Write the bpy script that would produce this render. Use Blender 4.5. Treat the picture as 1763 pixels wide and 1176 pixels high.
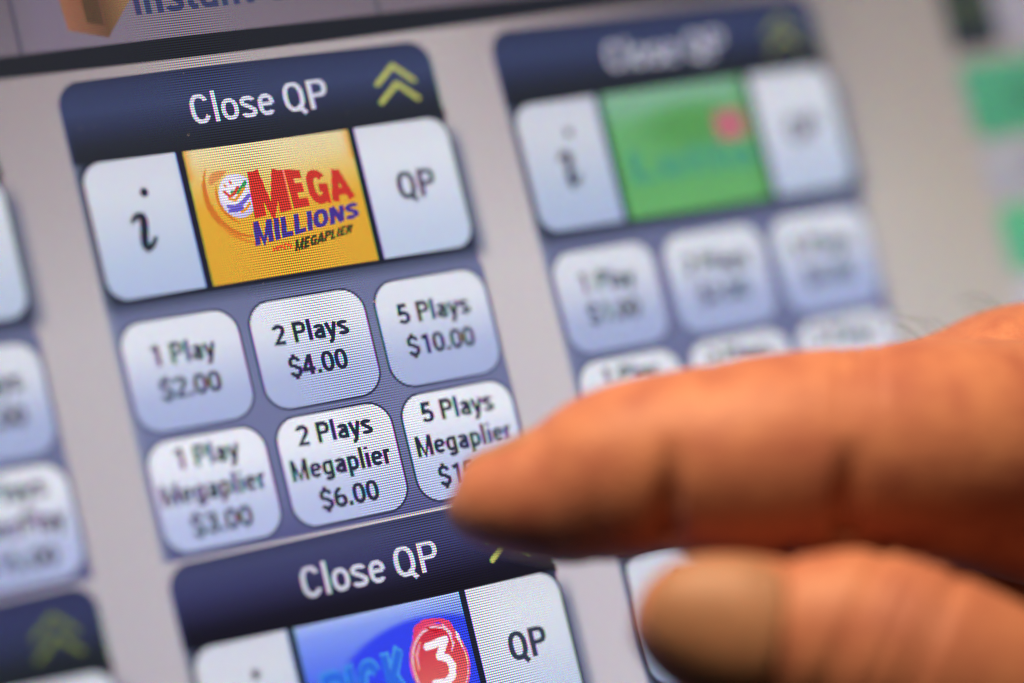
import bpy, math, random
from mathutils import Vector, Matrix
random.seed(7)
sc = bpy.context.scene
C = sc.collection
for o in list(bpy.data.objects): bpy.data.objects.remove(o)

# ------------------------------------------------------------------ camera
# The display is laid out in units of 0.2147 mm (u right, v down, h towards the viewer).
S = 0.2147e-3
F = 5118.3                      # focal length in pixels of the 1763 px wide photograph
RC = Matrix(((0.86290205, 0.23625836, -0.44674605),
             (-0.15434908, 0.9649633, 0.21218433),
             (0.48122387, -0.11413945, 0.86913507)))     # display axes in camera axes (x right, y down, z away)
TC = Vector((-248.2158, -139.1122, 1609.7440))
SCREEN = Matrix.Translation((0, 0, 0.12)) @ Matrix.Rotation(math.radians(66), 4, 'X')
D = Matrix(((1, 0, 0), (0, -1, 0), (0, 0, -1)))
cam_from_screen = (D @ RC @ D).to_4x4(); cam_from_screen.translation = (D @ TC) * S
CAM = SCREEN @ cam_from_screen.inverted()
cd = bpy.data.cameras.new('camera'); cam = bpy.data.objects.new('camera', cd); C.objects.link(cam)
cam.matrix_world = CAM
cd.sensor_width = 36; cd.lens = F / 1763 * 36
cd.clip_start = 0.01; cd.clip_end = 20
cd.dof.use_dof = True; cd.dof.focus_distance = 1652 * S; cd.dof.aperture_fstop = 2.9
cd.dof.aperture_blades = 9
sc.camera = cam

def at(px, py, z):              # a point seen at pixel px, py of the photograph, z units in front of the lens
    return Vector(((px - 881.5) * z / F, (py - 588) * z / F, z))
def world(p):                   # camera axes in units -> world metres
    return CAM @ Vector((p.x * S, -p.y * S, -p.z * S))

# ------------------------------------------------------------------ world, lamps, exposure
w = bpy.data.worlds.new('World'); sc.world = w; w.use_nodes = True
bg = w.node_tree.nodes['Background']
bg.inputs[0].default_value = (1.0, 0.80, 0.68, 1); bg.inputs[1].default_value = 0.012
def lamp(name, pos, target, size, power, col):
    l = bpy.data.lights.new(name, 'AREA'); l.shape = 'DISK'; l.size = size; l.energy = power; l.color = col
    o = bpy.data.objects.new(name, l); C.objects.link(o)
    p, t = world(pos), world(target)
    o.matrix_world = Matrix.Translation(p) @ (t - p).to_track_quat('-Z', 'Y').to_matrix().to_4x4()
    return o
aim = at(1350, 780, 1590)
lamp('ceiling_lamp', aim + Vector((-260, -1330, -610)), aim, 0.18, 2.45, (1.0, 0.665, 0.415))
sc.view_settings.view_transform = 'Standard'; sc.view_settings.look = 'None'
sc.view_settings.exposure = 0; sc.view_settings.gamma = 1
sc.cycles.use_denoising = True
sc.cycles.sample_clamp_indirect = 4

# ------------------------------------------------------------------ colour helpers
def lin(c):
    return tuple((x / 255 / 12.92 if x / 255 <= 0.04045 else ((x / 255 + 0.055) / 1.055) ** 2.4) for x in c)
def mix(a, b, t):
    t = max(0.0, min(1.0, t)); return tuple(x + (y - x) * t for x, y in zip(a, b))
def ramp(stops, t):             # stops: (position, rgb255); returns rgb255
    if t <= stops[0][0]: return stops[0][1]
    for (a, ca), (b, cb) in zip(stops, stops[1:]):
        if t <= b: return mix(ca, cb, (t - a) / (b - a))
    return stops[-1][1]
def grad(v0, v1, *stops):
    if not isinstance(stops[0][1], tuple): stops = [(i / (len(stops) - 1), c) for i, c in enumerate(stops)]
    return lambda u, v: ramp(stops, (v - v0) / (v1 - v0))
def flat(c): return lambda u, v: c

# ------------------------------------------------------------------ materials
PITCH_U, PITCH_V = 1.3674 * S, 1.3995 * S
def screen_material():
    m = bpy.data.materials.new('lcd_picture'); m.use_nodes = True
    nt = m.node_tree; n = nt.nodes; l = nt.links
    b = n['Principled BSDF']
    b.inputs['Base Color'].default_value = (0.003, 0.003, 0.0035, 1)
    b.inputs['Roughness'].default_value = 0.3
    b.inputs['Specular IOR Level'].default_value = 0.12
    at_ = n.new('ShaderNodeAttribute'); at_.attribute_name = 'picture'
    tc = n.new('ShaderNodeTexCoord'); sp = n.new('ShaderNodeSeparateXYZ'); l.new(tc.outputs['Object'], sp.inputs[0])
    def math_(op, a, b_=None, c=None):
        k = n.new('ShaderNodeMath'); k.operation = op
        for i, x in enumerate((a, b_, c)):
            if x is None: continue
            if isinstance(x, (int, float)): k.inputs[i].default_value = x
            else: l.new(x, k.inputs[i])
        return k.outputs[0]
    U = math_('DIVIDE', sp.outputs[0], PITCH_U); V = math_('DIVIDE', sp.outputs[1], PITCH_V)
    # black line between the rows of cells
    row = math_('COSINE', math_('MULTIPLY', V, 2 * math.pi))
    row = math_('MULTIPLY_ADD', row, ROW_DEPTH, 1.0)
    sc_ = n.new('ShaderNodeSeparateColor'); l.new(at_.outputs['Color'], sc_.inputs[0])
    cc = n.new('ShaderNodeCombineColor')
    for i, ph in enumerate((1 / 6, 0.5, 5 / 6)):
        s = math_('COSINE', math_('MULTIPLY', math_('SUBTRACT', U, ph), 2 * math.pi))
        s = math_('MULTIPLY_ADD', s, STRIPE_DEPTH, 1.0)
        l.new(math_('MULTIPLY', math_('MULTIPLY', s, row), sc_.outputs[i]), cc.inputs[i])
    l.new(cc.outputs[0], b.inputs['Emission Color']); b.inputs['Emission Strength'].default_value = 1.0
    return m
ROW_DEPTH, STRIPE_DEPTH = -0.75, 0.95
LCD = screen_material()

def simple(name, col, rough=0.5):
    m = bpy.data.materials.new(name); m.use_nodes = True; b = m.node_tree.nodes['Principled BSDF']
    b.inputs['Base Color'].default_value = (*col, 1); b.inputs['Roughness'].default_value = rough
    return m

# ------------------------------------------------------------------ flat picture elements
class Sheet:
    """Coloured faces of the displayed picture, at a height h above the display."""
    def __init__(s): s.v = []; s.f = []; s.c = []
    def vert(s, u, v, h, c): s.v.append((u * S, -v * S, h * S)); s.c.append(c); return len(s.v) - 1
    def grid(s, left, right, v0, v1, rows, cols, h, fn):
        rows = rows if isinstance(rows, list) else [v0 + (v1 - v0) * i / rows for i in range(rows + 1)]
        base = len(s.v)
        for v in rows:
            a, b = left(v), right(v)
            for j in range(cols + 1):
                u = a + (b - a) * j / cols
                s.vert(u, v, h, fn(u, v))
        for i in range(len(rows) - 1):
            for j in range(cols):
                k = base + i * (cols + 1) + j
                s.f.append((k, k + cols + 1, k + cols + 2, k + 1))
    def rrect(s, u0, v0, u1, v1, r, h, fn, cols=4, rows=10):
        tl, tr, br, bl = r if isinstance(r, (tuple, list)) else (r,) * 4
        def inset(v, t, b_):
            d = 0
            if t and v < v0 + t: d = t - math.sqrt(max(0, t * t - (v0 + t - v) ** 2))
            if b_ and v > v1 - b_: d = b_ - math.sqrt(max(0, b_ * b_ - (v - v1 + b_) ** 2))
            return d
        rt, rb = max(tl, tr), max(bl, br)
        vs = []
        if rt: vs += [v0 + rt * (1 - math.cos(math.pi / 2 * i / 9)) for i in range(9)]
        vs += [v0 + rt + (v1 - v0 - rt - rb) * i / rows for i in range(rows + 1)]
        if rb: vs += [v1 - rb + rb * math.sin(math.pi / 2 * i / 9) for i in range(1, 10)]
        s.grid(lambda v: u0 + inset(v, tl, bl), lambda v: u1 - inset(v, tr, br), v0, v1, vs, cols, h, fn)
    def stroke(s, pts, wd, h, col, caps=True):
        for i, (a, b) in enumerate(zip(pts, pts[1:])):
            dx, dy = b[0] - a[0], b[1] - a[1]; L = math.hypot(dx, dy) or 1
            wa = wd(i / (len(pts) - 1)) if callable(wd) else wd
            wb = wd((i + 1) / (len(pts) - 1)) if callable(wd) else wd
            nx, ny = -dy / L / 2, dx / L / 2
            hh = h + i * 0.0008
            k = [s.vert(a[0] + nx * wa, a[1] + ny * wa, hh, col), s.vert(b[0] + nx * wb, b[1] + ny * wb, hh, col),
                 s.vert(b[0] - nx * wb, b[1] - ny * wb, hh, col), s.vert(a[0] - nx * wa, a[1] - ny * wa, hh, col)]
            s.f.append(tuple(k))
        if caps:
            for i, p in enumerate(pts):
                wa = wd(i / (len(pts) - 1)) if callable(wd) else wd
                s.disc(p[0], p[1], wa / 2, wa / 2, h - 0.004 - i * 0.0008, flat(col), 12, 1)
    def disc(s, u, v, ru, rv, h, fn, seg=32, rings=4, rot=0):
        ca, sa = math.cos(rot), math.sin(rot)
        c = s.vert(u, v, h, fn(u, v)); prev = None
        for k in range(1, rings + 1):
            ring = []
            for i in range(seg):
                a = 2 * math.pi * i / seg
                x, y = ru * k / rings * math.cos(a), rv * k / rings * math.sin(a)
                uu, vv = u + x * ca - y * sa, v + x * sa + y * ca
                ring.append(s.vert(uu, vv, h, fn(uu, vv)))
            for i in range(seg):
                j = (i + 1) % seg
                if prev is None: s.f.append((c, ring[j], ring[i]))
                else: s.f.append((prev[i], prev[j], ring[j], ring[i]))
            prev = ring
    def build(s, name, parent, label=None, shape=None):
        me = bpy.data.meshes.new(name); me.from_pydata(s.v, [], s.f)
        ca = me.color_attributes.new('picture', 'FLOAT_COLOR', 'POINT')
        for i, c in enumerate(s.c): ca.data[i].color = (*lin(c), 1)
        me.materials.append(LCD); me.update()
        # face every polygon towards the viewer
        fl = [p.index for p in me.polygons if p.normal.z < 0]
        if fl:
            import bmesh
            bm = bmesh.new(); bm.from_mesh(me); bm.faces.ensure_lookup_table()
            bmesh.ops.reverse_faces(bm, faces=[bm.faces[i] for i in fl]); bm.to_mesh(me); bm.free()
        o = bpy.data.objects.new(name, me); C.objects.link(o)
        if parent: o.parent = parent
        if label: o['label'] = label
        return o

# Condensed sans letters drawn as strokes: capitals 1 high, baseline 0, (advance, centre lines)
def arc(cx, cy, rx, ry, a0, a1, n=14, e=2.35):
    out = []
    for i in range(n + 1):
        a = math.radians(a0 + (a1 - a0) * i / n); c, s_ = math.cos(a), math.sin(a)
        out.append((cx + rx * math.copysign(abs(c) ** (2 / e), c), cy + ry * math.copysign(abs(s_) ** (2 / e), s_)))
    return out
A = arc
def letters(k):                 # k: stroke width
    q = k / 2; X = .73          # x height
    bowl = lambda cx, rx=.19: A(cx, X / 2, rx, X / 2 - q, 0, 360, 28)
    G = {
     ' ': (.26, []), '.': (.24, [[(.12, 0), (.12, k * 1.05)]]),
     '0': (.60, [A(.30, .5, .205, .5 - q, 0, 360, 30)]),
     '1': (.60, [[(.37, 0), (.37, 1)], [(.39, .93), (.13, .80)]]),
     '2': (.58, [A(.285, .715, .20, .285 - q, 172, -12, 14) + [(.43, .55), (.10, q), (.52, q)]]),
     '3': (.58, [A(.27, .74, .195, .26 - q, 165, -75, 14) + [(.2, .53)], [(.2, .53)] + A(.27, .28, .21, .28 - q, 80, -165, 14)]),
     '4': (.60, [[(.39, 0), (.39, 1)], [(.37, .95), (.06, .30), (.06, .26), (.56, .26)]]),
     '5': (.60, [[(.50, 1 - q), (.17, 1 - q), (.135, .52)] + A(.295, .32, .205, .32 - q, 118, -160, 14)]),
     '6': (.60, [A(.31, .31, .205, .31 - q, 0, 360, 24), [(.105, .33)] + A(.42, .42, .315, .55 - q, 180, 92, 10)]),
     '$': (.60, [A(.29, .70, .195, .26 - q + .04, 8, 205, 12) + [(.3, .5)] + A(.29, .285, .205, .285 - q + .01, 25, -172, 12), [(.29, .92), (.29, 1.12)], [(.29, .06), (.29, -.13)]]),
     'C': (.65, [A(.33, .5, .225, .5 - q, 32, 328, 26)]),
     'G': (.68, [A(.34, .5, .23, .5 - q, 38, 318, 26) + [(.565, .14), (.565, .47), (.35, .47)]]),
     'Q': (.69, [A(.33, .5, .23, .5 - q, 0, 360, 30), [(.40, .20), (.60, -.10)]]),
     'O': (.67, [A(.33, .5, .23, .5 - q, 0, 360, 30)]),
     'P': (.63, [[(.13, 0), (.13, 1)], [(.13, 1 - q), (.34, 1 - q)] + A(.34, .70, .20, .30 - q, 90, -90, 12, 2.6) + [(.13, .40 + q)]]),
     'M': (.86, [[(.13, 0), (.13, 1)], [(.13, 1), (.43, .06), (.73, 1)], [(.73, 1), (.73, 0)]]),
     'E': (.58, [[(.13, 0), (.13, 1)], [(.13, 1 - q), (.53, 1 - q)], [(.13, .52), (.48, .52)], [(.13, q), (.54, q)]]),
     'A': (.66, [[(.05, 0), (.33, 1)], [(.33, 1), (.61, 0)], [(.15, .28), (.51, .28)]]),
     'I': (.27, [[(.135, 0), (.135, 1)]]),
     'L': (.54, [[(.13, 0), (.13, 1)], [(.13, q), (.52, q)]]),
     'N': (.70, [[(.13, 0), (.13, 1)], [(.13, 1), (.57, 0)], [(.57, 0), (.57, 1)]]),
     'S': (.60, [A(.30, .74, .205, .26 - q, 10, 225, 14) + [(.33, .5)] + A(.30, .27, .215, .27 - q, 40, -170, 14)]),
     'R': (.64, [[(.13, 0), (.13, 1)], [(.13, 1 - q), (.34, 1 - q)] + A(.34, .72, .20, .28 - q, 90, -90, 12, 2.6) + [(.13, .44 + q)], [(.34, .46), (.57, 0)]]),
     'K': (.64, [[(.13, 0), (.13, 1)], [(.56, 1), (.15, .42)], [(.26, .56), (.60, 0)]]),
     'l': (.26, [[(.13, 0), (.13, 1.05)]]),
     'i': (.26, [[(.13, 0), (.13, X)], [(.13, .88), (.13, 1.0)]]),
     'o': (.58, [A(.29, X / 2, .19, X / 2 - q, 0, 360, 28)]),
     's': (.53, [A(.265, .545, .165, .185 - q, 8, 225, 12) + [(.28, .37)] + A(.265, .19, .175, .19 - q, 40, -168, 12)]),
     'e': (.55, [[(.095, .385), (.46, .385)], A(.285, X / 2, .185, X / 2 - q, 2, 318, 24)]),
     'a': (.55, [[(.43, 0), (.43, .46)] + A(.27, .50, .16, .23 - q, 0, 165, 10), [(.43, .42), (.28, .42)] + A(.27, .215, .16, .215 - q, 90, 270, 10) + [(.34, q), (.43, .13)]]),
     'y': (.50, [[(.05, X), (.25, .03)], [(.45, X), (.22, -.14), (.15, -.21), (.06, -.21)]]),
     'g': (.58, [A(.285, X / 2, .175, X / 2 - q, 55, 305, 20) + [(.45, .14)], [(.45, X), (.45, -.02)] + A(.28, -.04, .17, .20 - q, 0, -155, 10)]),
     'p': (.58, [[(.13, X), (.13, -.27)], [(.13, .6)] + A(.30, X / 2, .175, X / 2 - q, 125, -125, 20) + [(.13, .13)]]),
     'r': (.36, [[(.13, 0), (.13, X)], [(.13, .55), (.21, X - q), (.35, X - q)]]),
     'n': (.57, [[(.13, 0), (.13, X)], [(.13, .55), (.22, X - q)] + A(.30, .52, .145, .21 - q, 85, 0, 8) + [(.445, 0)]]),
     'm': (.88, [[(.13, 0), (.13, X)], [(.13, .55), (.22, X - q)] + A(.29, .52, .145, .21 - q, 85, 0, 8) + [(.435, 0)], [(.435, .55), (.52, X - q)] + A(.60, .52, .145, .21 - q, 85, 0, 8) + [(.745, 0)]]),
     't': (.38, [[(.17, .93), (.17, .16), (.23, q), (.35, q)], [(.02, X - q), (.34, X - q)]]),
     'w': (.76, [[(.04, X), (.20, .03)], [(.20, .03), (.38, X)], [(.38, X), (.56, .03)], [(.56, .03), (.72, X)]]),
     'h': (.57, [[(.13, 0), (.13, 1.03)], [(.13, .55), (.22, X - q)] + A(.30, .52, .145, .21 - q, 85, 0, 8) + [(.445, 0)]]),
    }
    return G
_font = {}
def write(s, text, u0, u1, base, cap, h, fn, bold=0.0, shear=0.0, quad=None, k=None):
    """Lay text between u0 and u1 with its baseline at v=base and capitals cap high, or inside quad (tl, tr, br, bl)."""
    k = k or .135 + bold * 1.6
    G = _font.setdefault(k, letters(k))
    pen = 0; strokes = []
    for ch in text:
        adv, sts = G[ch]
        for st in sts: strokes.append([(x + pen + y * shear, y) for x, y in st])
        pen += adv + max(0, k - .14) * .55
    x0 = min(p[0] for st in strokes for p in st) - k / 2; x1 = max(p[0] for st in strokes for p in st) + k / 2
    def place(x, y):
        x = (x - x0) / (x1 - x0)
        if quad:
            tl, tr, br, bl = quad
            return (bl[0] + (br[0] - bl[0]) * x + (tl[0] + (tr[0] - tl[0]) * x - bl[0] - (br[0] - bl[0]) * x) * y,
                    bl[1] + (br[1] - bl[1]) * x + (tl[1] + (tr[1] - tl[1]) * x - bl[1] - (br[1] - bl[1]) * x) * y)
        return u0 + (u1 - u0) * x, base - y * cap
    for n_, st in enumerate(strokes):
        pts = [st[0]]
        for p in st[1:]:
            if math.hypot(p[0] - pts[-1][0], p[1] - pts[-1][1]) > 1e-4: pts.append(p)
        closed = len(pts) > 4 and math.hypot(pts[0][0] - pts[-1][0], pts[0][1] - pts[-1][1]) < .01
        if closed: pts = pts[:-1]
        N = len(pts); L = []; R = []
        for i in range(N):
            a = pts[i - 1] if (i or closed) else None; b = pts[(i + 1) % N] if (i < N - 1 or closed) else None; c = pts[i]
            d1 = (c[0] - a[0], c[1] - a[1]) if a else (b[0] - c[0], b[1] - c[1]); d2 = (b[0] - c[0], b[1] - c[1]) if b else d1
            l1, l2 = math.hypot(*d1), math.hypot(*d2); d1 = (d1[0] / l1, d1[1] / l1); d2 = (d2[0] / l2, d2[1] / l2)
            mx, my = -(d1[1] + d2[1]), d1[0] + d2[0]; ml = math.hypot(mx, my) or 1; mx /= ml; my /= ml
            f = min(1.7, 1 / max(.3, mx * -d1[1] + my * d1[0])) * k / 2
            for arr, sg in ((L, 1), (R, -1)):
                u, v = place(c[0] + mx * f * sg, c[1] + my * f * sg); arr.append(s.vert(u, v, h + n_ * .006, fn(u, v)))
        for i in range(N if closed else N - 1):
            j = (i + 1) % N; s.f.append((L[i], R[i], R[j], L[j]))

# ------------------------------------------------------------------ the touch screen
screen = bpy.data.objects.new('touch_screen', None); C.objects.link(screen); screen.matrix_world = SCREEN
screen['label'] = 'lottery terminal touch screen showing grey panels of play buttons'
screen['category'] = 'touch screen'

EDGE = 455
def BG(u, v):                   # lilac grey page colour, with viewing-angle dimming and reflections painted in
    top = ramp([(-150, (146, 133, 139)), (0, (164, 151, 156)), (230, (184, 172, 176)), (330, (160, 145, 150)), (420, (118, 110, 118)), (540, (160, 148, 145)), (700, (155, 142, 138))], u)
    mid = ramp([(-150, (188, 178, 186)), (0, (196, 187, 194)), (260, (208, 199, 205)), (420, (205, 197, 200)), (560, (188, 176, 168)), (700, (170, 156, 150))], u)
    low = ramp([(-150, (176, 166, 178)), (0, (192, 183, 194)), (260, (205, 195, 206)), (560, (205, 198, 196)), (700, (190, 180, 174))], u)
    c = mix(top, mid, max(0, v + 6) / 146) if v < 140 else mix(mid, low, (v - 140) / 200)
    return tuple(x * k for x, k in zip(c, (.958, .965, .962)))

s = Sheet()   # glass and case of the display, closed at the back
slab = bpy.data.meshes.new('display_body')
x0, x1, y0, y1, z0, z1 = -420 * S, 1000 * S, -620 * S, 240 * S, -60 * S, -0.6 * S
slab.from_pydata([(x0, y0, z0), (x1, y0, z0), (x1, y1, z0), (x0, y1, z0), (x0, y0, z1), (x1, y0, z1), (x1, y1, z1), (x0, y1, z1)], [],
                 [(0, 3, 2, 1), (4, 5, 6, 7), (0, 1, 5, 4), (1, 2, 6, 5), (2, 3, 7, 6), (3, 0, 4, 7)])
slab.materials.append(simple('black_case', (0.02, 0.02, 0.022), 0.4))
so = bpy.data.objects.new('display_body', slab); C.objects.link(so); so.parent = screen

s = Sheet(); s.grid(lambda v: -300, lambda v: 760, -7, 455, 50, 80, 0, BG); s.build('page_background', screen, 'lilac grey page behind the button panels')  # lit area cut short out of view to lessen screen light on the hand
s = Sheet(); s.grid(lambda v: -300, lambda v: 760, -18.7, -6.2, 3, 20, 0.05, lambda u, v: (31, 36, 46)); s.build('divider_bar', screen, 'near black bar under the tab row')
def tabcol(u, v): return mix(ramp([(-150, (92, 84, 92)), (-15, (102, 94, 104)), (-13, (112, 102, 122)), (60, (116, 106, 122)), (205, (104, 94, 104)), (400, (90, 84, 92))], u), (132, 120, 136), (v + 60) / 90)
tab = Sheet(); tab.grid(lambda v: -300, lambda v: 760, -120, -18.7, 30, 60, 0, tabcol); tab = tab.build('tab_row', screen, 'dim mauve row of menu tabs')
for u in (-14, 204.5):
    s = Sheet(); s.rrect(u - .9, -120, u + .9, -18.9, 0, 0.05, flat((72, 66, 80))); s.build('tab_edge', tab)
s = Sheet()     # corner of a cardboard box icon
def quad(s, pts, h, cols):
    k = [s.vert(p[0], p[1], h, c) for p, c in zip(pts, cols)]; s.f.append(tuple(k))
quad(s, [(12, -74), (15.2, -29), (37.5, -22.5), (36.5, -70)], 0.1, [(152, 96, 74), (146, 98, 80), (104, 76, 62), (120, 86, 66)])
quad(s, [(36.5, -72), (37.5, -22.5), (56, -44), (62, -78)], 0.1, [(98, 70, 55), (98, 72, 56), (146, 110, 82), (140, 104, 76)])
quad(s, [(26, -60), (27, -32), (36.5, -29.5), (36.2, -60)], 0.15, [(84, 64, 52)] * 4)
s.build('box_icon', tab, 'orange brown cardboard box icon')
s = Sheet(); write(s, 'Instant Games', 56.5, 208, -33.2, 21, 0.1, flat((56, 62, 100)), 0.012); s.build('lettering', tab, 'navy lettering Instant Games')

INK, INK2 = (38, 43, 68), (34, 40, 58)
H1 = [(0, (46, 52, 80)), (.12, (52, 61, 94)), (.38, (58, 68, 104)), (.62, (46, 53, 80)), (.8, (38, 44, 58)), (1, (33, 38, 48))]
H2 = [(0, (58, 62, 96)), (.15, (66, 70, 110)), (.4, (56, 58, 100)), (.65, (38, 38, 68)), (.82, (22, 22, 40)), (1, (17, 18, 30))]
H3 = [(0, (50, 54, 90)), (.3, (52, 58, 96)), (.6, (44, 50, 78)), (.8, (32, 38, 48)), (1, (28, 34, 42))]
def chevrons(s, U0, V0, col=(196, 200, 92)):
    for dv in (0, 10.8):
        s.stroke([(U0 + 191.9, V0 + 22.7 + dv), (U0 + 204.3, V0 + 12.8 + dv), (U0 + 215.6, V0 + 22.9 + dv)], 2.9, 0.5, col)
def info_glyph(s, U0, V0, col):
    s.disc(U0 + 37, V0 + 66, 2.5, 2.6, 0.6, flat(col), 16, 1)
    pts = [(26.4, 81.2), (28.4, 79.3), (30.5, 78.3), (32.6, 79), (33.1, 81.5), (32.4, 86), (31.2, 91), (30.8, 95), (31.8, 97), (33.8, 96.6), (36, 94.6), (37.8, 91.8)]
    s.stroke([(U0 + a, V0 + b) for a, b in pts], lambda t: 2.4 + 2.5 * math.sin(math.pi * min(1, t * 1.05)) ** .8, 0.6, col)

def panel(U0, V0, game, plays, header, accent, chev=(184, 187, 100), dim=1.0, skip=()):
    dm = lambda c: tuple(x * dim for x in c)
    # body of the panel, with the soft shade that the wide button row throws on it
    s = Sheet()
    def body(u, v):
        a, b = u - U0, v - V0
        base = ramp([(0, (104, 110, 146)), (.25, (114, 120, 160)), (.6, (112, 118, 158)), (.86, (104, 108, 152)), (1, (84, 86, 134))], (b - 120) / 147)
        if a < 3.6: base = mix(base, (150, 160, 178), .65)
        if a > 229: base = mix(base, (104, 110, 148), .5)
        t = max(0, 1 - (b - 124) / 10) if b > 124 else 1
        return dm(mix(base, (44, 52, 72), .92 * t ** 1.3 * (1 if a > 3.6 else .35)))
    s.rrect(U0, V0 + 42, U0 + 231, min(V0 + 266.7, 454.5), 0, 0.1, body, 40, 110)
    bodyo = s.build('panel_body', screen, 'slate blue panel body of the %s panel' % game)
    s = Sheet()
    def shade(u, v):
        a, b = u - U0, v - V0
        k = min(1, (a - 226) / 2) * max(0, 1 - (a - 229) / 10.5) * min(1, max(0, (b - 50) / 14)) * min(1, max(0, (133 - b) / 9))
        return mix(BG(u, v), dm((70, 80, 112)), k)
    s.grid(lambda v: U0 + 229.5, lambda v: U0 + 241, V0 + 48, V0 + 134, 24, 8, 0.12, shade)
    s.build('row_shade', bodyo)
    # header bar
    s = Sheet(); g = grad(V0, V0 + 46, *header)
    s.rrect(U0, V0, U0 + 230, V0 + 46.2, (14, 14, 0, 0), 0.2, lambda u, v: dm(mix(g(u, v), (44, 66, 104), .5 if u < U0 + 1.6 else 0)), 60, 16)
    hd = s.build('header_bar', screen, 'dark blue header bar reading Close QP above the %s row' % game)
    s = Sheet(); write(s, 'Close', U0 + 75, U0 + 126, V0 + 32.2, 17, 0.45, flat(dm((206, 206, 226))), k=.13)
    write(s, 'QP', U0 + 132, U0 + 159.5, V0 + 32.2, 17, 0.45, flat(dm((210, 210, 228))), k=.13)
    s.build('lettering', hd)
    s = Sheet(); chevrons(s, U0, V0, chev); s.build('chevron', hd, 'pair of yellow green chevrons')
    # backing band of the button row, then its three tiles
    s = Sheet(); s.rrect(U0 + 2.4, V0 + 45.8, U0 + 230.6, V0 + 125.6, (10, 12, 12, 12), 0.25, lambda u, v: dm((30, 34, 50)), 4, 8)
    bk = s.build('row_backing', screen)
    s = Sheet(); g = grad(V0 + 46, V0 + 123, (206, 208, 224), (208, 212, 226), (196, 204, 224), (180, 194, 222), (172, 186, 222))
    s.rrect(U0 + 4, V0 + 46.3, U0 + 60.2, V0 + 123.3, (12, 0, 0, 12), 0.4, lambda u, v: dm(mix(g(u, v), (150, 178, 226), .6 if u > U0 + 59 else 0)), 30, 12)
    b = s.build('info_button', screen, 'pale button with an italic letter i beside the %s tile' % game)
    s = Sheet(); info_glyph(s, U0, V0, INK2); s.build('lettering', b)
    s = Sheet(); g = grad(V0 + 46, V0 + 123, (212, 214, 226), (216, 220, 232), (208, 214, 230), (194, 204, 228), (184, 198, 224))
    s.rrect(U0 + 170.5, V0 + 46.3, U0 + 229.2, V0 + 123.3, (0, 12, 12, 0), 0.4, lambda u, v: dm(mix(g(u, v), (150, 180, 216), .55 if u > U0 + 227.4 else 0)), 30, 12)
    b = s.build('quick_pick_button', screen, 'pale QP button at the right of the %s tile' % game)
    s = Sheet(); write(s, 'QP', U0 + 189, U0 + 213.6, V0 + 91.3, 16.4, 0.6, flat((52, 60, 80)), k=.165); s.build('lettering', b)
    # play buttons
    cols = ((3.9, 72.8), (80.3, 150.7), (158, 228.4))
    k = 0
    for r, (v0, v1) in enumerate(((136.6, 197), (202.4, 263.3))):
        for (a, c) in cols:
            txt = plays[k]; k += 1
            if txt is None: continue
            s = Sheet()
            s.rrect(U0 + a - 1.3, V0 + v0 - 1.3, U0 + c + 1.3, V0 + v1 + 1.3, 15, 0.2, lambda u, v: dm((52, 56, 84)), 6, 10)
            top, bot = ((222, 225, 237), (162, 174, 216)) if r == 0 else ((232, 234, 245), (176, 186, 226))
            g = grad(V0 + v0, V0 + v1, (0, top), (.28, mix(top, bot, .08)), (.5, mix(top, bot, .45)), (.72, mix(top, bot, .85)), (1, bot))
            s.rrect(U0 + a, V0 + v0, U0 + c, V0 + v1, 13.8, 0.35, lambda u, v: dm(g(u, v)), 4, 12)
            b = s.build('play_button', screen, 'rounded pale button reading %s on the %s panel' % (' '.join(t[0] for t in txt), game) if txt else 'rounded pale button on the %s panel' % game)
            s = Sheet(); m = (a + c) / 2 + U0 - .2
            for ln, (word, wd) in enumerate(txt):
                base = (161.8, 180.6)[ln] if r == 0 else (219, 237.4, 255.9)[ln]
                write(s, word, m - wd / 2, m + wd / 2, V0 + base, 11.6, 0.55, flat(INK), k=.18)
            if txt: s.build('lettering', b)
    return

P1, P2, P5 = ('1 Play', 38.5), ('2 Plays', 46.5), ('5 Plays', 46.5)
def money(t): return (t, {5: 36, 6: 43}[len(t)])
MG = ('Megaplier', 62)
PP = ('PowerPlay', 60)
panel(0, 0, 'orange', [[P1, money('$2.00')], [P2, money('$4.00')], [P5, money('$10.00')],
                    [P1, MG, money('$3.00')], [P2, MG, money('$6.00')], [P5, MG, money('$15.00')]], H1, None)
panel(0, 268.6, 'blue', [None] * 6, H2, None)
PW = 270.74
panel(PW, 0, 'green', [[P1, money('$1.00')], [P2, money('$2.00')], [P5, money('$5.00')], [P1], [P2], [P5]], H1, None, (140, 144, 84), .97)
panel(PW, 268.6, 'lower right', [None] * 6, H2, None)
panel(-PW, 0, 'far left', [None, None, [P5, money('$10.00')], None, None, [P5, PP, money('$15.00')]], H1, None, dim=.97)
panel(-PW, 268.6, 'lower left', [None] * 6, H3, None, (112, 124, 62))

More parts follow.
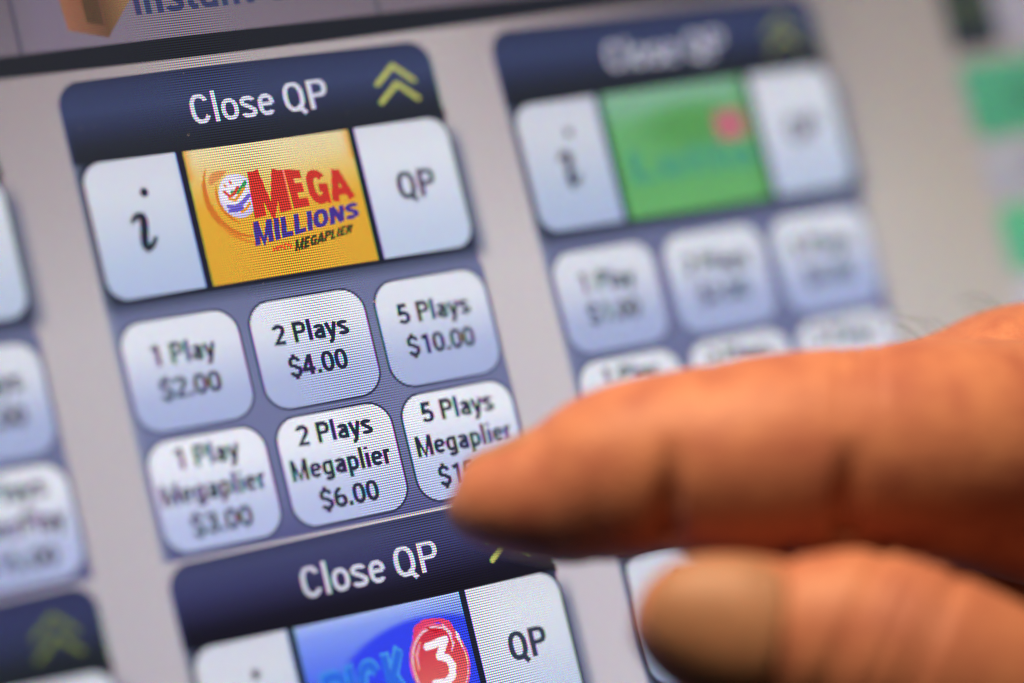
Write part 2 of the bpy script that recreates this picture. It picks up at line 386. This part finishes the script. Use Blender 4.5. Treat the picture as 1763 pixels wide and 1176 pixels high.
# ------------------------------------------------------------------ game tiles
def tile(U0, V0, fn, name, label, cols=40, rows=34):
    s = Sheet(); s.rrect(U0 + 64.6, V0 + 46.6, U0 + 166.6, V0 + 123.4, 0, 0.4, fn, cols, rows)
    return s.build(name, screen, label)
def mega(u, v):
    t = (v - 46) / 77
    c = ramp([(0, (226, 208, 162)), (.12, (226, 204, 150)), (.3, (224, 184, 98)), (.48, (222, 166, 58)), (1, (216, 162, 56))], t + .0012 * (abs(u - 128)) - .05)
    e = min((u - 64.6), (166.6 - u), 99)
    if e < 4 and v < 64: c = mix(c, (224, 140, 44), (1 - e / 4) * .8)
    return c
t = tile(0, 0, mega, 'game_tile', 'orange tile with red and blue game logo')
s = Sheet()
for (cu_, cv, ru, rv, a0, a1, wd, col) in ((97, 74, 25, 27, 92, 212, 3.4, (206, 114, 46)), (97, 75, 18, 20, 118, 196, 2.2, (208, 118, 44)),
                                          (104, 76, 32, 30, 104, 150, 1.8, (214, 134, 50)), (88, 71, 12, 8, 190, 268, 5, (214, 142, 84))):
    pts = [(cu_ + ru * math.cos(math.radians(a0 + (a1 - a0) * i / 24)), cv - 2 + rv * -math.sin(math.radians(-(a0 + (a1 - a0) * i / 24)))) for i in range(25)]
    s.stroke(pts, lambda q, wd=wd: .4 + wd * math.sin(math.pi * q), 0.45 , col, False)
s.build('swirl', t, 'orange red swirl lines round the ball')
s = Sheet()
s.disc(90.9, 75.3, 11.2, 12.6, 0.6, lambda u, v: mix((236, 234, 244), (186, 176, 222), (math.hypot(u - 89, v - 73) / 15) ** 2.2), 40, 6)
for pts, wd, col in (([(83.5, 72), (86, 75), (89, 74), (92, 70.5)], 1.7, (206, 70, 60)), ([(85.5, 76.5), (89, 77.5), (93, 74), (96, 71)], 1.7, (222, 150, 60)),
                     ([(88, 73), (91, 73.4), (94.5, 71), (97, 68.5)], 2.2, (52, 150, 90)), ([(84, 80.5), (88, 81.6), (93, 79.5), (97.5, 76)], 2.4, (112, 98, 196)),
                     ([(84.2, 83), (88, 83.6), (92, 82.4)], 2.0, (96, 84, 190)), ([(91, 84.6), (94, 83.4), (97, 80.5)], 1.6, (226, 150, 50)),
                     ([(84.5, 68.5), (85, 69)], 1.6, (222, 140, 90)), ([(88, 67), (88.6, 67.6)], 1.6, (214, 100, 80))):
    s.stroke(pts, wd, 0.7, col)
s.build('ball_emblem', t, 'white ball with small multicoloured streaks')
s = Sheet(); RED, BLU = (198, 54, 48), (68, 52, 142)
write(s, 'M', 0, 0, 0, 0, 0.9, flat(RED), 0, 0, k=.27, quad=((99.6, 62.6), (121, 64.2), (121, 87.6), (97.6, 89.4)))
write(s, 'EGA', 0, 0, 0, 0, 0.9, flat(RED), 0, 0, k=.24, quad=((121.8, 64.4), (160.2, 69.4), (161.6, 86.0), (122.4, 87.4)))
write(s, 'MILLIONS', 0, 0, 0, 0, 0.9, flat(BLU), 0, 0, k=.23, quad=((96, 91.4), (162.6, 88.6), (160.8, 97.2), (94.4, 104.8)))
write(s, 'with', 0, 0, 0, 0, 0.9, flat((222, 84, 50)), 0, .25, k=.17, quad=((104.4, 105.6), (116.4, 105.2), (116, 109.0), (104, 109.6)))
write(s, 'MEGAPLIER', 0, 0, 0, 0, 0.9, flat((60, 62, 40)), 0, .15, k=.25, quad=((118.2, 104.8), (156, 100.6), (154.6, 105.4), (117, 111.4)))
s.build('lettering', t, 'red MEGA over blue MILLIONS with MEGAPLIER')

def pick(u, v):
    t = (v - 314.6) / 77
    e = math.hypot((u - 140) / 66, (v - 372) / 48)
    a = ramp([(0, (168, 186, 240)), (.1, (128, 152, 240)), (.45, (74, 104, 236)), (1, (58, 78, 232))], t)
    return mix((50, 68, 236), a, (e - .96) / .07)
t = tile(0, 268.6, pick, 'game_tile', 'blue tile with a red ball numbered three', 90, 60)
s = Sheet()
write(s, 'PICK', 0, 0, 0, 0, 0.5, flat((70, 150, 232)), 0, 0, k=.27, quad=((72.6, 342.2), (126.4, 337.6), (126.4, 369), (72.6, 373)))
write(s, 'PICK', 0, 0, 0, 0, 0.6, flat((44, 102, 224)), 0, 0, k=.17, quad=((73.6, 343.6), (125.4, 339.2), (125.4, 367.6), (73.6, 371.8)))
s.build('lettering', t, 'light blue lettering PICK')
s = Sheet()
s.disc(145.2, 351.5, 18.2, 22.4, 0.7, flat((226, 92, 128)), 48, 2)
s.disc(145.2, 351.7, 17.0, 21, 0.74, flat((232, 196, 214)), 48, 2)
s.disc(145.4, 351.9, 16.2, 20.1, 0.78, lambda u, v: mix((204, 50, 74), (220, 112, 104), (v - 334) / 36), 48, 6)
s.disc(145.2, 351.5, .1, .1, .79, flat((208, 44, 64)), 6, 1)
for pts, wd, col in (([(133, 335), (136, 330), (142, 327.5), (150, 328), (155, 332)], 3.4, (222, 66, 108)), ([(151, 327.5), (155.5, 331), (158, 337), (156, 341)], 3.0, (224, 72, 104)),
                     ([(156, 333), (159.6, 338), (160.6, 345)], 1.3, (246, 226, 240)), ([(152, 331), (155, 336), (156, 342), (154, 346)], 1.6, (238, 190, 208)),
                     ([(131.6, 352), (132.4, 344), (136, 338)], 1.2, (238, 160, 180)), ([(142, 330.6), (147, 333.6), (151, 333)], 1.6, (196, 30, 50))):
    s.stroke(pts, lambda q, wd=wd: .5 + wd * math.sin(math.pi * min(.95, q + .1)), 0.85, col)
s.stroke([(139.6, 341), (151.4, 339.2), (145.6, 347.6), (150.2, 349.6), (152.2, 354), (150.6, 359.6), (146, 362.6), (139.6, 361.4)], 4.3, 1.0, (246, 236, 244))
s.build('ball_emblem', t, 'red ball with white rim and a white 3')

def lotto(u, v):
    a, t = u - PW, (v - 46) / 77
    c = ramp([(0, (132, 176, 148)), (.12, (124, 174, 146)), (.3, (104, 168, 112)), (.7, (98, 166, 104)), (1, (104, 172, 106))], t)
    e = math.hypot((a - 126) / 46, (v - 72) / 17)
    c = mix((88, 152, 88), c, (e - .5) / .6)
    if a > 160: c = mix(c, (84, 146, 84), .7)
    return c
t = tile(PW, 0, lotto, 'game_tile', 'green tile with teal lettering and a rose patch')
s = Sheet(); write(s, 'Lotto', PW + 73, PW + 162, 102.5, 19.5, 0.5, flat((74, 150, 126)), k=.22); s.build('lettering', t, 'teal lettering Lotto')
s = Sheet(); s.rrect(PW + 138.5, 66, PW + 160, 84, 4, 0.6, flat((188, 106, 122)), 2, 4); s.build('rose_patch', t)
tile(PW, 268.6, lambda u, v: (120, 120, 150), 'game_tile', 'dull tile of the panel behind the hand', 2, 2)
tile(-PW, 0, lambda u, v: (176, 60, 60), 'game_tile', 'tile of the panel off the left edge', 2, 2)
tile(-PW, 268.6, lambda u, v: (90, 120, 170), 'game_tile', 'tile of the lower left panel', 2, 2)

# ------------------------------------------------------------------ column of keys at the far right
s = Sheet(); s.rrect(600, -6, 640, 49, (0, 0, 3, 3), 0.2, grad(-6, 49, (40, 48, 66), (52, 60, 62), (34, 40, 56)), 6, 8); hb = s.build('side_header', screen, 'dark block at the top of the right hand column')
s = Sheet(); s.stroke([(612, 22), (619, 12), (626, 22)], 3, 0.4, (88, 98, 64)); s.stroke([(612, 32), (619, 22), (626, 32)], 3, 0.4, (88, 98, 64)); s.build('chevron', hb)
s = Sheet(); s.rrect(641, -6, 760, 49, 0, 0.2, flat((158, 152, 164)), 2, 4); s.build('side_panel', screen, 'mauve grey block right of the dark block')
for a, b, c, lab in ((58, 107.5, ((84, 158, 124), (78, 152, 118)), 'upper green key in the right hand column'), (110, 149, ((170, 165, 172), (160, 160, 170)), 'grey key between the two green keys'),
                     (153, 196, ((92, 176, 130), (96, 172, 138)), 'lower green key in the right hand column'), (200, 246, ((190, 188, 200), (180, 180, 196)), 'pale key under the lower green key')):
    s = Sheet(); s.rrect(600, a, 700, b, 6, 0.3, grad(a, b, *c), 4, 6); k = s.build('side_key', screen, lab)
    s = Sheet(); s.disc(648, (a + b) / 2, 17, 12, 0.5, flat(tuple(x * .86 for x in c[0])), 20, 2); s.build('key_mark', k)

# dust on the glass
s = Sheet()
import bmesh
bm = bmesh.new()
for i in range(46):
    u, v = random.uniform(-40, 300), random.uniform(-16, 340)
    bmesh.ops.create_icosphere(bm, subdivisions=1, radius=random.uniform(.16, .5) * S, matrix=Matrix.Translation((u * S, -v * S, 1.1 * S)) @ Matrix.Diagonal((1, random.uniform(.4, 1), .4, 1)))
me = bpy.data.meshes.new('dust'); bm.to_mesh(me); bm.free(); me.materials.append(simple('pale_dust', (.7, .7, .68), .8))
d = bpy.data.objects.new('dust', me); C.objects.link(d); d.matrix_world = SCREEN
d['kind'] = 'stuff'; d['label'] = 'tiny pale dust specks lying on the display glass'; d['category'] = 'dust'

# ------------------------------------------------------------------ the hand
def skin_material():
    m = bpy.data.materials.new('skin'); m.use_nodes = True; nt = m.node_tree; n = nt.nodes; l = nt.links; b = n['Principled BSDF']
    tc = n.new('ShaderNodeTexCoord')
    nz = n.new('ShaderNodeTexNoise'); nz.inputs['Scale'].default_value = 170; nz.inputs['Detail'].default_value = 6; nz.inputs['Roughness'].default_value = .62; l.new(tc.outputs['Object'], nz.inputs['Vector'])
    cr = n.new('ShaderNodeValToRGB'); l.new(nz.outputs['Fac'], cr.inputs[0])
    cr.color_ramp.elements[0].position = .34; cr.color_ramp.elements[0].color = (.34, .125, .085, 1)
    cr.color_ramp.elements[1].position = .66; cr.color_ramp.elements[1].color = (.47, .215, .125, 1)
    l.new(cr.outputs[0], b.inputs['Base Color'])
    b.inputs['Roughness'].default_value = .52; b.inputs['Specular IOR Level'].default_value = .3
    b.inputs['Subsurface Weight'].default_value = .1; b.inputs['Subsurface Radius'].default_value = (1, .3, .15); b.inputs['Subsurface Scale'].default_value = .0022
    vo = n.new('ShaderNodeTexVoronoi'); vo.inputs['Scale'].default_value = 1500; l.new(tc.outputs['Object'], vo.inputs['Vector'])
    n2 = n.new('ShaderNodeTexNoise'); n2.inputs['Scale'].default_value = 420; n2.inputs['Detail'].default_value = 5; l.new(tc.outputs['Object'], n2.inputs['Vector'])
    ad = n.new('ShaderNodeMath'); ad.operation = 'ADD'; l.new(vo.outputs['Distance'], ad.inputs[0]); l.new(n2.outputs['Fac'], ad.inputs[1])
    bp = n.new('ShaderNodeBump'); bp.inputs['Strength'].default_value = .4; bp.inputs['Distance'].default_value = .0002; l.new(ad.outputs[0], bp.inputs['Height']); l.new(bp.outputs[0], b.inputs['Normal'])
    return m
def nail_material():
    m = bpy.data.materials.new('fingernail'); m.use_nodes = True; nt = m.node_tree; n = nt.nodes; l = nt.links; b = n['Principled BSDF']
    tc = n.new('ShaderNodeTexCoord'); nz = n.new('ShaderNodeTexNoise'); nz.inputs['Scale'].default_value = 200; l.new(tc.outputs['Object'], nz.inputs['Vector'])
    cr = n.new('ShaderNodeValToRGB'); l.new(nz.outputs['Fac'], cr.inputs[0])
    cr.color_ramp.elements[0].color = (.24, .13, .072, 1); cr.color_ramp.elements[1].color = (.40, .22, .13, 1)
    l.new(cr.outputs[0], b.inputs['Base Color']); b.inputs['Roughness'].default_value = .55
    b.inputs['Subsurface Weight'].default_value = .3; b.inputs['Subsurface Scale'].default_value = .0015
    return m
SKIN, NAIL = skin_material(), nail_material()

class Tube:
    """A limb given by stations (px, py, z, half height in px, depth ratio)."""
    def __init__(s, st):
        s.c = [at(a, b, z) for a, b, z, r, d in st]; s.r = [r * z / F for a, b, z, r, d in st]; s.d = [q[4] for q in st]
        s.px = [q[0] for q in st]
    def sample(s, t):
        n = len(s.c) - 1; i = min(int(t), n - 1); f = t - i
        def cr(p, k):
            a, b, c, d = p[max(i - 1, 0)], p[i], p[i + 1], p[min(i + 2, n)]
            return b + (c - a) * .5 * k + (a * 2 - b * 5 + c * 4 - d) * .5 * k * k + (b * 3 - a - c * 3 + d) * .5 * k ** 3
        c = cr(s.c, f); e = .02
        tn = (cr(s.c, min(f + e, 1)) - cr(s.c, max(f - e, 0))).normalized()
        r = max(.2, cr(s.r, f)); d = s.d[i] + (s.d[i + 1] - s.d[i]) * f
        away = Vector((0, 0, 1)); away = (away - tn * away.dot(tn)).normalized()
        side = tn.cross(away).normalized()
        return c, tn, side, away, r, d
    def point(s, t, a, off=0):      # a = 0 towards image top side, 90 towards the camera
        c, tn, side, away, r, d = s.sample(t)
        up = side if side.y < 0 else -side
        n = up * math.cos(a) * r * d + -away * math.sin(a) * r
        dv = up * math.cos(a) * r + -away * math.sin(a) * r * d
        return c + dv + n.normalized() * off
    def mesh(s, bm, seg=28, sub=5):
        n = (len(s.c) - 1) * sub; rings = []
        for k in range(n + 1):
            rings.append([bm.verts.new(s.point(k / sub, 2 * math.pi * i / seg)) for i in range(seg)])
        for a, b in zip(rings, rings[1:]):
            for i in range(seg):
                j = (i + 1) % seg; bm.faces.new((a[i], a[j], b[j], b[i]))
        for r_, rev in ((rings[0], 1), (rings[-1], 0)):
            bm.faces.new(r_[::-1] if rev else r_)

index = Tube([(776, 853, 1574, 6, 1), (780, 855, 1574, 38, 1), (793, 857, 1574, 61, 1), (820, 859, 1574, 79, 1), (860, 860, 1574, 94, .98), (910, 857, 1574, 111, .96), (970, 847, 1574, 130, .95), (1050, 820, 1572, 150, .95),
              (1130, 799, 1572, 155, .98), (1210, 796, 1572, 168, 1), (1300, 792, 1574, 180, 1), (1390, 784, 1578, 182, 1), (1460, 778, 1582, 182, 1), (1550, 776, 1590, 188, 1), (1650, 778, 1604, 196, 1), (1763, 792, 1631, 210, 1),
              (1900, 815, 1653, 226, 1), (2080, 840, 1681, 250, 1), (2300, 880, 1701, 255, 1)])
thumb = Tube([(1096, 1036, 1522, 6, 1), (1101, 1038, 1522, 40, 1), (1116, 1044, 1522, 70, .95), (1145, 1054, 1522, 98, .85), (1190, 1068, 1522, 122, .8), (1250, 1086, 1522, 138, .78), (1320, 1100, 1522, 140, .8), (1390, 1108, 1524, 156, .86), (1460, 1116, 1526, 174, .9),
              (1540, 1136, 1526, 182, .9), (1640, 1174, 1528, 176, .92), (1763, 1232, 1540, 174, .95), (1900, 1290, 1554, 184, 1), (2060, 1340, 1584, 205, 1), (2250, 1360, 1624, 235, 1), (2500, 1300, 1684, 280, 1)])
middle = Tube([(1830, 1080, 1725, 60, 1), (1800, 1062, 1725, 110, 1), (1720, 1010, 1730, 130, 1), (1500, 965, 1722, 125, 1), (1380, 930, 1714, 120, 1), (1345, 860, 1710, 135, 1), (1420, 800, 1706, 150, 1), (1560, 775, 1704, 172, 1), (1670, 756, 1702, 200, 1), (1763, 742, 1704, 222, 1), (1900, 745, 1716, 236, 1), (2080, 770, 1740, 260, 1), (2300, 830, 1750, 260, 1)])
ring = Tube([(1900, 1100, 1770, 60, 1), (1860, 1080, 1780, 115, 1), (1620, 1010, 1790, 130, 1), (1490, 930, 1790, 135, 1), (1560, 850, 1785, 150, 1), (1720, 820, 1785, 165, 1), (1900, 800, 1785, 190, 1), (2080, 810, 1795, 225, 1), (2300, 850, 1800, 240, 1)])
little = Tube([(1980, 1130, 1820, 50, 1), (1950, 1110, 1830, 95, 1), (1880, 1040, 1845, 110, 1), (1850, 950, 1848, 120, 1), (1900, 890, 1845, 135, 1), (2080, 870, 1845, 165, 1), (2300, 890, 1845, 200, 1)])
palm = Tube([(1960, 980, 1720, 100, 1.2), (2080, 940, 1735, 250, 1.1), (2260, 960, 1750, 330, 1), (2500, 1030, 1765, 350, .95), (2800, 1090, 1775, 320, .9), (3100, 1130, 1790, 270, .95), (3500, 1180, 1810, 270, 1), (4000, 1240, 1830, 300, 1)])
bm = bmesh.new()
for t_ in (index, thumb, middle, ring, little, palm): t_.mesh(bm)
me = bpy.data.meshes.new('raw'); bm.to_mesh(me); bm.free()
raw = bpy.data.objects.new('raw', me); C.objects.link(raw)
md = raw.modifiers.new('r', 'REMESH'); md.mode = 'VOXEL'; md.voxel_size = 3.0; md.adaptivity = 0
md = raw.modifiers.new('s', 'SMOOTH'); md.factor = .6; md.iterations = 9
md = raw.modifiers.new('d', 'SUBSURF'); md.levels = 1; md.render_levels = 1
dg = bpy.context.evaluated_depsgraph_get(); hm = bpy.data.meshes.new_from_object(raw.evaluated_get(dg)); bpy.data.objects.remove(raw)
hm.name = 'hand'

def pix(p): return 881.5 + p.x * F / p.z, 588 + p.y * F / p.z
def crease(q, line, c, wd): return math.exp(-((q - c) / wd) ** 2)
hm.calc_loop_triangles()
nor = [v.normal.copy() for v in hm.vertices]
for v, nn in zip(hm.vertices, nor):
    p = v.co; x, y = pix(p); d = 0
    if p.z < 1680 and x < 1900 and y < 1010 and not (p.z < 1560 and y > 930):     # index finger: bend folds on its under side
        low = max(0, min(1, (y - 745) / 120))
        for cx_, dep, wd in ((1148, 7.0, 20), (1168, 2.2, 9), (1462, 7.5, 24), (1440, 2, 9), (1030, 1.0, 14)):
            d -= dep * low * crease(x + (y - 860) * .06, 0, cx_, wd)
        up = max(0, min(1, (760 - y) / 120))
        for cx_, dep, wd in ((1225, 1.2, 14), (1480, 1.5, 12), (1510, 1.3, 11), (1450, 1.2, 11), (1256, .9, 12)):
            d -= dep * up * crease(x, 0, cx_, wd)
    if p.z < 1560 and y > 930:                                                  # thumb: slanting wrinkles over the joint
        q = x + (y - 1050) * .42
        for cx_, dep, wd in ((1478, 2.4, 17), (1530, 1.4, 12), (1572, 1.6, 14), (1622, 2.4, 17), (1348, 2.0, 12)):
            d -= dep * crease(q if cx_ > 1400 else x + (y - 1050) * .12, 0, cx_, wd)
    v.co = p + nn * d
inv = CAM
for v in hm.vertices: v.co = world(v.co)
origin = world(at(3000, 1100, 1780))
for v in hm.vertices: v.co -= origin
for p in hm.polygons: p.use_smooth = True
hm.materials.clear(); hm.materials.append(SKIN)
hand = bpy.data.objects.new('hand', hm); C.objects.link(hand); hand.location = origin
hm.flip_normals() if False else None
hand['label'] = 'bare hand with outstretched index finger pressing towards the screen'
hand['category'] = 'hand'

def nail(tube, t0, t1, a0, a1, off, label, th=1.6, edge=1.0):
    bm = bmesh.new(); NI, NJ = 22, 18; top, bot = [], []
    for i in range(NI + 1):
        f = i / NI; t = t0 + (t1 - t0) * f
        # rounded free edge at the tip end, rounded root at the other
        wv = (1 - (1 - min(1, f / .22)) ** 2.2 * .45) * (1 - max(0, (f - .8) / .2) ** 2.4 * .45)
        ra, rb = [], []
        for j in range(NJ + 1):
            g = j / NJ * 2 - 1; a = (a0 + a1) / 2 + (a1 - a0) / 2 * g * wv
            rim = min(1, (1 - abs(g)) * 5) * min(1, (1 - f) * 6) 
            rim = rim * min(1, .35 + f * 6)
            p = tube.point(t, a, off * (.15 + .85 * rim ** .5)); q = tube.point(t, a, off - th - 1.5)
            ra.append(bm.verts.new(world(p) - origin)); rb.append(bm.verts.new(world(q) - origin))
        top.append(ra); bot.append(rb)
    for i in range(NI):
        for j in range(NJ):
            bm.faces.new((top[i][j], top[i][j + 1], top[i + 1][j + 1], top[i + 1][j])); bm.faces.new((bot[i][j], bot[i + 1][j], bot[i + 1][j + 1], bot[i][j + 1]))
    for i in range(NI):
        bm.faces.new((top[i][0], top[i + 1][0], bot[i + 1][0], bot[i][0])); bm.faces.new((top[i][NJ], bot[i][NJ], bot[i + 1][NJ], top[i + 1][NJ]))
    for j in range(NJ):
        bm.faces.new((top[0][j], bot[0][j], bot[0][j + 1], top[0][j + 1])); bm.faces.new((top[NI][j], top[NI][j + 1], bot[NI][j + 1], bot[NI][j]))
    bmesh.ops.recalc_face_normals(bm, faces=bm.faces)
    me = bpy.data.meshes.new('fingernail'); bm.to_mesh(me); bm.free(); me.materials.append(NAIL)
    for p in me.polygons: p.use_smooth = True
    o = bpy.data.objects.new('fingernail', me); C.objects.link(o); o.parent = hand; o['label'] = label
R_ = math.radians
nail(index, 2.0, 5.6, R_(-72), R_(26), .8, 'nail on the top side of the index finger, seen edge on')
nail(thumb, 1.6, 6.1, R_(14), R_(126), .9, 'broad tan thumbnail facing the camera')

# a few thin hairs on the back of the hand
bm = bmesh.new()
for k in range(10):
    px = random.uniform(1545, 1740); py = 585 - (px - 1550) * .30 + 14
    p0 = at(px, py, 1690); ln = random.uniform(14, 30); bend = random.uniform(-1, 1)
    pts = [p0 + Vector((-ln * f * .95 - 0, -ln * .42 * math.sin(f * 2.2) - 2 * f, bend * 3 * f)) for f in (0, .25, .5, .75, 1)]
    prev = None
    for i, p in enumerate(pts):
        r = .24 * (1 - i * .17)
        ring_ = [bm.verts.new(world(p + Vector((math.cos(a) * r * .5, math.sin(a) * r, math.cos(a) * r))) - origin) for a in (0, 2.09, 4.19)]
        if prev:
            for i2 in range(3): bm.faces.new((prev[i2], prev[(i2 + 1) % 3], ring_[(i2 + 1) % 3], ring_[i2]))
        prev = ring_
me = bpy.data.meshes.new('hair'); bm.to_mesh(me); bm.free(); me.materials.append(simple('dark_hair', (.02, .012, .01), .5))
h = bpy.data.objects.new('hair', me); C.objects.link(h); h.parent = hand; h['kind'] = 'stuff'; h['label'] = 'thin dark hairs along the back of the finger base'
